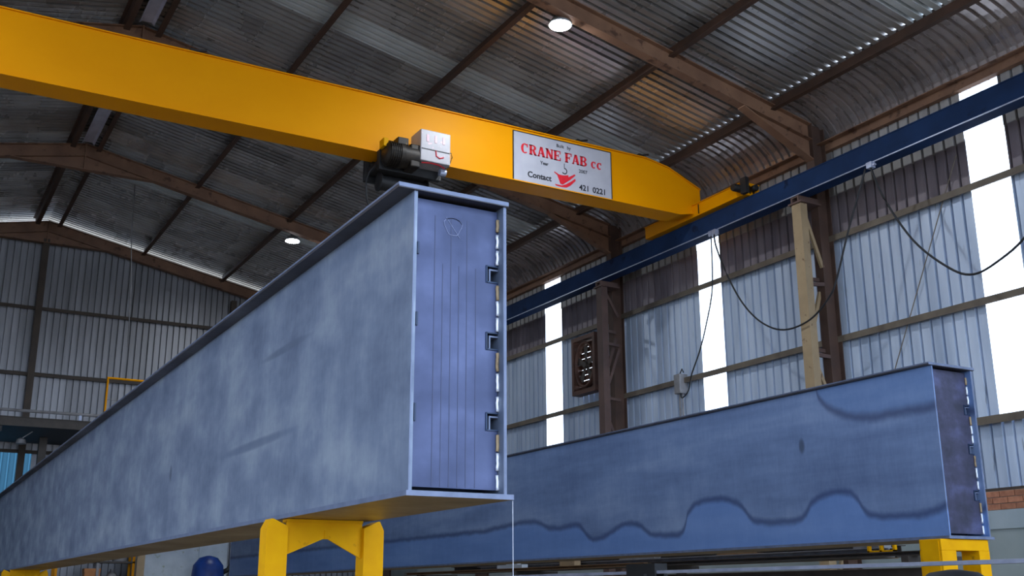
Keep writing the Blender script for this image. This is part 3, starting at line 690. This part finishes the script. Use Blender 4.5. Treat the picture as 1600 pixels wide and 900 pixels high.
# ------------------------------------------------------------------ trestles
def trestle(x, y, zt, wd, label):
    e = empty('trestle', (x, y, 0)); lw = .115
    for s in (0, 1):
        a = 0 if s == 0 else wd-lw
        o = MB().box(a, a+.012, 0, .11, 0, zt-.05).box(a+lw-.012, a+lw, 0, .11, 0, zt-.05).box(a+.012, a+lw-.012, 0, .012, 0, zt-.05).box(a+.012, a+lw-.012, .098, .11, 0, zt-.05).build('leg', 'trestle_yellow', e)
        # pointed gusset ears on top of the leg
        xo = a if s == 0 else a+lw
        d = 1 if s == 0 else -1
        MB().prism([(xo, zt-.05), (xo+d*lw, zt-.05), (xo+d*lw, zt-.04), (xo+d*.034, zt-.002), (xo+d*.024, zt-.002)], 'y', .0, .11).build('ear_gusset', 'trestle_yellow', o)
        MB().box(a-.05, a+lw+.05, -.45, .56, 0, .08).build('foot', 'trestle_yellow', e)
        for q in (-.4, .5): MB().bar((a+lw/2, q, .06), (a+lw/2, .05, .8), .06).build('brace', 'trestle_yellow', e)
    # cross plate with an inverted-V cut
    MB().prism([(lw, zt-.008), (lw, zt-.185), (wd*.5-.01, zt-.10), (wd*.5+.02, zt-.10), (wd-lw, zt-.20), (wd-lw, zt-.008)], 'y', .03, .045).build('cross_plate', 'trestle_yellow', e)
    MB().box(lw, wd-lw, .02, .10, zt-.016, zt).build('top_bar', 'trestle_yellow', e)
    MB().box(wd*.5-.003, wd*.5+.003, .022, .03, zt-.10, zt-.055).build('centre_weld', 'trestle_yellow', e)
    return tag(e, label, 'trestle', 'yellow trestles under the girders')
trestle(1.745, 5.6, 1.984, .655, 'yellow steel trestle with V-cut cross plate under the near girder')
trestle(1.72, 18.6, 1.984, .655, 'distant yellow trestle under the far end of the near girder')
# trestle under the second girder: heavy side post, straight head beam
e = empty('trestle', (6.89, 5.6, 0))
MB().box(0, .10, 0, .20, 0, 1.90).build('leg', 'trestle_yellow', e); MB().box(.42, .54, 0, .16, 0, 1.90).build('leg', 'trestle_yellow', e)
hd = MB().box(0, .54, 0, .20, 1.90, 1.984).build('head_beam', 'trestle_yellow', e, bevel=.004)
MB().box(-.006, 0, .02, .18, 1.5, 1.972).build('side_plate', 'trestle_yellow', e)
MB().box(.10, .16, .0, .012, 1.72, 1.90).build('gusset', 'trestle_yellow', e)
for a in (-.05, .38): MB().box(a, a+.2, -.4, .6, 0, .07).build('foot', 'trestle_yellow', e)
tag(e, 'yellow steel trestle with straight head beam under the tide-marked girder', 'trestle', 'yellow trestles under the girders')
e = empty('trestle', (6.89, 24.0, 0))
MB().box(0, .12, 0, .20, 0, 1.90).build('leg', 'trestle_yellow', e); MB().box(.42, .54, 0, .16, 0, 1.90).build('leg', 'trestle_yellow', e); MB().box(0, .54, 0, .2, 1.9, 1.984).build('head_beam', 'trestle_yellow', e)
tag(e, 'far yellow trestle under the tide-marked girder, nearest the back wall', 'trestle', 'yellow trestles under the girders')

# ------------------------------------------------------------------ lamps
def lamp(x, y, z, label):
    e = empty('high_bay_lamp', (x, y, z))
    MB().lathe([(.17, .0), (.185, .005), (.185, .03), (.15, .06), (.13, .10), (.06, .14), (.05, .17)], (0, 0, 0), 'z', 28).build('housing', 'lamp_body', e, smooth='auto')
    MB().lathe([(.165, -.012), (.168, -.004), (.168, .002)], (0, 0, 0), 'z', 28).build('lens', 'led', e)
    top = S(x)+.15-z
    MB().tube([(0, 0, .165), (0, 0, max(.2, top))], .012, 8).build('hanger_rod', 'black', e)
    l = bpy.data.lights.new('lamp_light', 'AREA'); l.shape = 'DISK'; l.size = .32; l.energy = LAMP_POWER; l.color = (.86, .93, 1)
    o = bpy.data.objects.new('lamp_light', l); COL.objects.link(o); o.parent = e; o.location = (0, 0, -.02)
    return tag(e, label, 'lamp', 'high bay lamps under the roof')
lamp(8.06, 12.53, 9.985, 'lit round high bay lamp, the larger one near the top of the photo')
lamp(7.95, 24.75, 10.01, 'lit round high bay lamp, the smaller one above the near girder')

lamp(2*XM-8.06, 12.53, 9.985, 'added unseen high bay lamp on the opposite roof slope, lighting the crane beam')  # extra unseen lamp, added to brighten the left part of the crane beam

# ------------------------------------------------------------------ wall fan
e = empty('extractor_fan', (13.16, 19.65, 6.49))
mb = MB()
for a in ((-.46, .46, .56, .65), (-.46, .46, -.65, -.56), (-.46, -.38, -.56, .56), (.38, .46, -.56, .56)): mb.box(-.08, .14, a[0], a[1], a[2], a[3])
mb.build('housing', 'fan_brown', e)
n = 28; mb = MB()
ring = [(.38*math.cos(2*math.pi*k/n), .52*math.sin(2*math.pi*k/n)) for k in range(n)]; ring2 = [(.34*math.cos(2*math.pi*k/n), .47*math.sin(2*math.pi*k/n)) for k in range(n)]
vs = [(xx, a, b) for xx in (-.06, .06) for r_ in (ring, ring2) for a, b in r_]
fs = []
for k in range(n):
    q = (k+1) % n
    fs += [(k, q, n+q, n+k), (2*n+k, 3*n+k, 3*n+q, 2*n+q), (k, 2*n+k, 2*n+q, q), (n+k, n+q, 3*n+q, 3*n+k)]
mb.add(vs, fs); mb.build('shroud_ring', 'fan_brown', e, True)
for k in range(5):
    a = 2*math.pi*k/5+.3
    MB().prism([(.05*math.cos(a-.5), .05*math.sin(a-.5)), (.34*math.cos(a-.22), .42*math.sin(a-.22)), (.34*math.cos(a+.22), .42*math.sin(a+.22)), (.05*math.cos(a+.5), .05*math.sin(a+.5))], 'x', .0, .015).build('fan_blade', 'dark_section', e)
MB().lathe([(.07, -.05), (.08, 0), (.08, .05)], (0, 0, 0), 'x', 16).build('hub', 'dark_section', e)
for k in range(9): MB().prism([(.12, -.555+k*.125), (.10, -.448+k*.125), (.108, -.448+k*.125), (.128, -.555+k*.125)], 'y', -.38, .38).build('louvre_slat', 'fan_brown', e)
tag(e, 'rusty brown framed extractor fan on the wall beside a lattice column', 'fan')

# ------------------------------------------------------------------ cables, conduit
def smooth_pts(pts, n=6):
    P = [Vector(p) for p in pts]; out = []
    for i in range(len(P)-1):
        a, b, c, d = P[max(i-1, 0)], P[i], P[i+1], P[min(i+2, len(P)-1)]
        for k in range(n):
            t = k/n; out.append(.5*((2*b)+(c-a)*t+(2*a-5*b+4*c-d)*t*t+(3*b-a-3*c+d)*t**3))
    return out+[P[-1]]
X = 12.44
e = empty('festoon_cable', (X, 10.657, 7.9))
MB().tube([Vector(p)-Vector((X, 10.657, 7.9)) for p in smooth_pts([(X, 10.657, 7.87), (X, 10.467, 7.297), (X, 10.033, 6.514), (X, 9.546, 5.996), (X, 9.159, 5.756), (X, 8.751, 5.811), (X, 8.2, 6.1), (X, 7.7, 6.8), (X, 7.4, 7.87)])], .017, 8).build('cable', 'rubber', e, True)
for yy in (10.657, 7.4): MB().box(-.035, .055, yy-10.657-.05, yy-10.657+.05, -.06, .032).box(-.02, .02, yy-10.657-.1, yy-10.657-.05, -.04, -.01).build('cable_hanger', 'steel_bar', e)
tag(e, 'black cable sagging from the blue runway beam across the brightest strip', 'cable', 'cables hanging at the side wall')
e = empty('festoon_cable', (X, 14.3, 7.9))
MB().tube([Vector(p)-Vector((X, 14.3, 7.9)) for p in smooth_pts([(X, 14.32, 7.87), (X, 14.28, 7.6), (X, 14.039, 7.016), (X, 13.677, 6.404), (X, 13.239, 5.967), (X, 12.731, 5.738), (X, 12.15, 5.783), (X, 11.708, 6.048), (X, 11.517, 6.313), (X, 11.2, 7.0), (X, 10.75, 7.87)])], .015, 8).build('cable', 'rubber', e, True)
MB().box(-.035, .055, -.05, .05, -.06, .032).build('cable_hanger', 'steel_bar', e)
tag(e, 'black cable sagging in front of the tan lattice column', 'cable', 'cables hanging at the side wall')
e = empty('festoon_cable', (X, 14.4, 7.9))
MB().tube([Vector(p)-Vector((X, 14.4, 7.9)) for p in smooth_pts([(X, 14.404, 7.87), (X, 14.449, 6.882), (X, 14.681, 6.221), (X, 14.895, 5.79), (X, 15.142, 5.422), (X+.2, 15.5, 5.2), (X+.6, 16.2, 5.2), (X+.72, 16.4, 5.4)])], .013, 8).build('cable', 'rubber', e, True)
MB().box(-.035, .055, -.04, .04, -.06, .032).build('cable_hanger', 'steel_bar', e)
tag(e, 'thin dark cable dropping straight down over the middle bright strip', 'cable', 'cables hanging at the side wall')
e = empty('switch_box', (13.19, 16.4, 4.6))
MB().box(-.10, .10, -.09, .09, .72, 1.10).build('enclosure', 'grey_section', e, bevel=.008); MB().tube([(0, -.04, .72), (0, -.04, -.5)], .02, 8).build('conduit', 'grey_section', e); MB().tube([(0, .05, .72), (0, .05, -.5)], .02, 8).build('conduit', 'grey_section', e)
MB().tube([(-.02, 0, 1.1), (-.02, -.08, 1.2), (-.02, -.12, 1.12)], .012, 6).build('cable_tail', 'rubber', e)
tag(e, 'small grey switch box with conduits on the wall below a girt', 'switch box')
tag(MB().tube([(4.33, 26, S(4.33)+.16), (4.36, 26, 10.0), (4.46, 26, 8.7), (4.52, 26, 7.2)], .012, 6).build('hanging_wire', 'grey_section', smooth=True), 'thin grey wire hanging from the roof before the back wall', 'wire')

# ------------------------------------------------------------------ mezzanine at the back
e = empty('mezzanine', (0, 27, 0))
MB().box(LX+.4, WX-.45, 0.02, 3.25, 5.36, 5.44).build('deck', 'deck', e)
mb = MB().box(LX+.4, WX-.45, -.06, .02, 5.33, 5.345).box(LX+.4, WX-.45, -.06, .02, 5.53, 5.545).box(LX+.4, WX-.45, -.025, -.015, 5.345, 5.53); mb.build('edge_beam', 'dark_section', e)
MB().tube([(LX+.4, -.06, 5.685), (WX-.45, -.06, 5.685)], .035, 8).build('toe_rail', 'grey_section', e)
for k in range(8): MB().box(LX+.8+k*2.6, LX+.86+k*2.6, -.08, -.03, 5.545, 5.70).build('rail_clip', 'steel_bar', e)
for x in (-4, 3.25, 9.5): MB().box(x-.09, x+.09, 1.9, 2.08, 0, 5.36).build('post', 'dark_section', e)
for k in range(10): MB().box(LX+1.5+k*2, LX+1.6+k*2, .02, 3.2, 5.2, 5.36).build('joist', 'deck', e)
for xp in (4.31, 5.9, 7.5): MB().tube([(xp, -.02, 5.5), (xp, -.02, 6.62)], .024, 8).build('guard_post', 'yellow', e)
MB().tube([(4.29, -.02, 6.62), (7.52, -.02, 6.60)], .026, 8).build('guard_rail', 'yellow', e)
MB().tube([(4.31, -.02, 6.1), (7.5, -.02, 6.1)], .012, 6).build('mid_rail', 'grey_section', e)
MB().lathe([(.02, -.02), (.12, 0), (.10, .1), (.03, .14)], (2.66, 1.0, 5.06), 'z', 16).build('pendant_shade', 'grey_section', e)
MB().bar((2.66, 1.0, 5.18), (2.9, 1.0, 5.37), .02).build('shade_bracket', 'grey_section', e)
tag(e, 'dark mezzanine floor with yellow guard rail at the back of the hall', 'mezzanine')

# ------------------------------------------------------------------ background at floor level, left
e = empty('cabinet', (6.75, 28.3, 0))
MB().box(-1.05, 1.08, 0, .9, .1, 2.92).build('body', 'cabinet', e, bevel=.01)
for a, b in ((-1.03, .33), (.35, 1.06)): MB().box(a, b, -.02, 0, .14, 2.88).build('door', 'cabinet', e, bevel=.005)
MB().box(.37, .40, -.05, -.02, 1.4, 1.7).build('handle', 'black', e); MB().box(-1.0, 1.0, .05, .85, 0, .1).build('plinth', 'black', e)
tag(e, 'tall pale cabinet seen under the near girder', 'cabinet')
e = empty('drum_pump', (7.15, 27.5, 0))
MB().lathe([(.30, 0), (.31, .02), (.31, 1.45), (.30, 1.5)], (0, 0, 0), 'z', 24).build('base_tank', 'dark_section', e, smooth='auto')
MB().lathe([(.22, 1.5), (.36, 1.62), (.40, 1.95), (.36, 2.3), (.22, 2.48), (.05, 2.53)], (0, 0, 0), 'z', 24).build('cover', 'blue_plastic', e, smooth=True)
MB().tube([(.3, 0, 2.1), (.48, -.05, 2.2), (.58, -.05, 2.35)], .06, 8).build('spout', 'black', e, True)
tag(e, 'rounded dark blue covered drum in front of the pale cabinet', 'drum')
e = empty('storage_rack', (4.7, 28.1, 0))
for x in (-.95, -.02, .80): 
    for yy in (0, .5): MB().box(x-.03, x+.03, yy, yy+.05, 0, 2.75).build('post', 'yellow' if x != -.02 else 'grey_section', e)
for z in (.4, 1.1, 1.75, 2.35): MB().box(-.98, .83, 0, .55, z, z+.04).build('shelf', 'dark_section', e)
tag(e, 'dark storage rack with yellow posts under the far part of the near girder', 'rack')
e = MB().box(4.4, 4.75, 28.15, 28.5, 1.79, 2.2).box(4.39, 4.76, 28.14, 28.51, 2.14, 2.22).build('carton', 'orange_box'); tag(e, 'small orange-brown carton on the storage rack', 'carton')
e = MB().lathe([(.10, 0), (.12, .02), (.12, .3), (.05, .38), (.05, .42)], (5.05, 28.3, 1.79), 'z', 16).build('canister', 'grey_section', smooth='auto'); tag(e, 'grey canister on the storage rack beside the carton', 'canister')
e = MB().lathe([(.16, 0), (.17, .02), (.17, .2), (.16, .22)], (5.2, 28.3, 2.39), 'z', 16).build('tin', 'grey_section', smooth='auto'); tag(e, 'round pale tin on the top shelf of the storage rack', 'tin')
e = MB().box(-.09, .09, -.03, .06, 0, 2.85).build('door_post', 'tan'); e.location = (5.62, 27.9, 0); tag(e, 'pale upright post between the storage rack and the cabinet', 'post')

# ------------------------------------------------------------------ steel stock on the right
rk = empty('stock_rack', (10.0, 9.0, 0))
for yy in (-.5, 4.2, 8.2, 12.2):
    MB().box(.44, .56, yy, yy+.1, 0, 1.92).build('upright', 'dark_section', rk)
    MB().box(-.1, .8, yy, yy+.1, 1.92, 1.99).build('arm', 'dark_section', rk)
    MB().box(-.1, .44, yy, yy+.1, 1.60, 1.66).build('arm', 'dark_section', rk)
tag(rk, 'low steel rack holding long sections under the tide-marked girder', 'rack')
def section(x, y0, y1, z, w, hh, m, label):
    mb = MB().box(x, x+w, y0, y1, z, z+.01).box(x, x+w, y0, y1, z+hh-.01, z+hh).box(x+w/2-.005, x+w/2+.005, y0, y1, z+.01, z+hh-.01)
    return tag(mb.build('steel_section', m), label, 'steel section', 'long steel sections on the stock rack')
section(9.92, 13.4, 22, 1.99, .14, .05, 'rust_section', 'rusty brown long section at the front of the stock rack')
section(9.92, 8.2, 13.3, 1.99, .14, .05, 'dark_section', 'dark long section at the front of the stock rack')
section(10.10, 9.0, 19, 1.99, .16, .11, 'grey_section', 'grey long section second on the stock rack')
section(10.30, 9.0, 20.5, 1.99, .16, .14, 'dark_section', 'dark deeper section third on the stock rack')
section(10.50, 9.3, 17, 1.99, .16, .17, 'rust_section', 'rusty tall section at the back of the stock rack')
section(9.90, 8.3, 21, 1.66, .20, .20, 'dark_section', 'dark deep section on the lower arms of the stock rack')
section(10.16, 9.0, 21, 1.66, .20, .18, 'rust_section', 'rusty section on the lower arms of the stock rack')
def loose(name, mb, m, label, cat): tag(mb.build(name, m), label, cat)
loose('offcut', MB().prism([(10.14, 2.10), (10.26, 2.10), (10.26, 2.11), (10.15, 2.11), (10.15, 2.19), (10.14, 2.19)], 'y', 11.2, 12.0), 'rust_section', 'short rusty angle offcut lying on the grey stock section', 'offcut')
loose('offcut', MB().prism([(10.12, 2.10), (10.24, 2.10), (10.24, 2.17), (10.23, 2.17), (10.23, 2.11), (10.13, 2.11), (10.13, 2.17), (10.12, 2.17)], 'y', 13.4, 14.3), 'grey_section', 'short grey channel offcut lying on the grey stock section', 'offcut')
loose('timber_block', MB().box(9.93, 10.05, 15.3, 15.75, 2.04, 2.13).box(9.93, 10.05, 15.32, 15.40, 2.13, 2.16), 'tan', 'pale timber block on the rusty front section', 'block')
loose('timber_block', MB().box(9.93, 10.05, 17.0, 17.9, 2.04, 2.10).box(9.95, 10.03, 17.2, 17.6, 2.10, 2.14), 'cabinet', 'pale flat packer on the far end of the rusty front section', 'block')
loose('junction_box', MB().box(10.13, 10.25, 8.98+.05, 9.5, 2.10, 2.19).box(10.12, 10.13, 9.1, 9.4, 2.115, 2.175), 'grey_section', 'small grey box behind the yellow frame on the stock rack', 'box')
e = empty('clamp_frame', (9.95, 8.72, 2.04))
MB().box(.0, .04, 0, .03, 0, .10).build('upright', 'trestle_yellow', e); MB().box(0, .04, .19, .22, 0, .10).build('upright', 'trestle_yellow', e); MB().box(0, .04, .37, .40, 0, .1).build('upright', 'trestle_yellow', e); MB().box(0, .04, 0, .40, .075, .10).build('top_bar', 'trestle_yellow', e); MB().box(0, .04, 0, .4, 0, .02).build('base_bar', 'trestle_yellow', e)
tag(e, 'small yellow frame lying on the dark stock section', 'frame')
e = MB().box(6.16, 6.24, 3.6, 12.5, 1.770, 1.797).build('flat_bar', 'steel_bar', bevel=.002); tag(e, 'long bright steel flat bar passing before the second trestle', 'steel bar')
for i, yy in enumerate((4.0, 8.35, 12.2)):
    e = empty('bar_stand', (6.2, yy, 0))
    MB().box(-.03, .03, -.03, .03, .04, 1.72).build('post', 'black', e); MB().box(-.2, .2, -.2, .2, 0, .04).build('base', 'black', e)
    if i == 1: MB().box(-.06, .08, -.22, .22, 1.797, 1.86).box(-.06, -.042, -.22, .22, 1.70, 1.797).box(.042, .08, -.22, .22, 1.70, 1.797).build('clamp_head', 'black', e)
    MB().box(-.1, .1, -.1, .1, 1.72, 1.77).build('head_plate', 'black', e)
    tag(e, ['black stand at the near end of the bright flat bar', 'black stand clamped over the middle of the bright flat bar', 'black stand at the far end of the bright flat bar'][i], 'stand', 'stands under the flat bar')
e = MB().lathe([(.30, 0), (.32, .02), (.32, 1.4), (.31, 1.55), (.26, 1.66), (.16, 1.73), (.03, 1.75)], (6.52, 5.22, 0), 'z', 28).build('tank', 'rubber', smooth='auto'); tag(e, 'black dome-topped tank below the bright flat bar', 'tank')
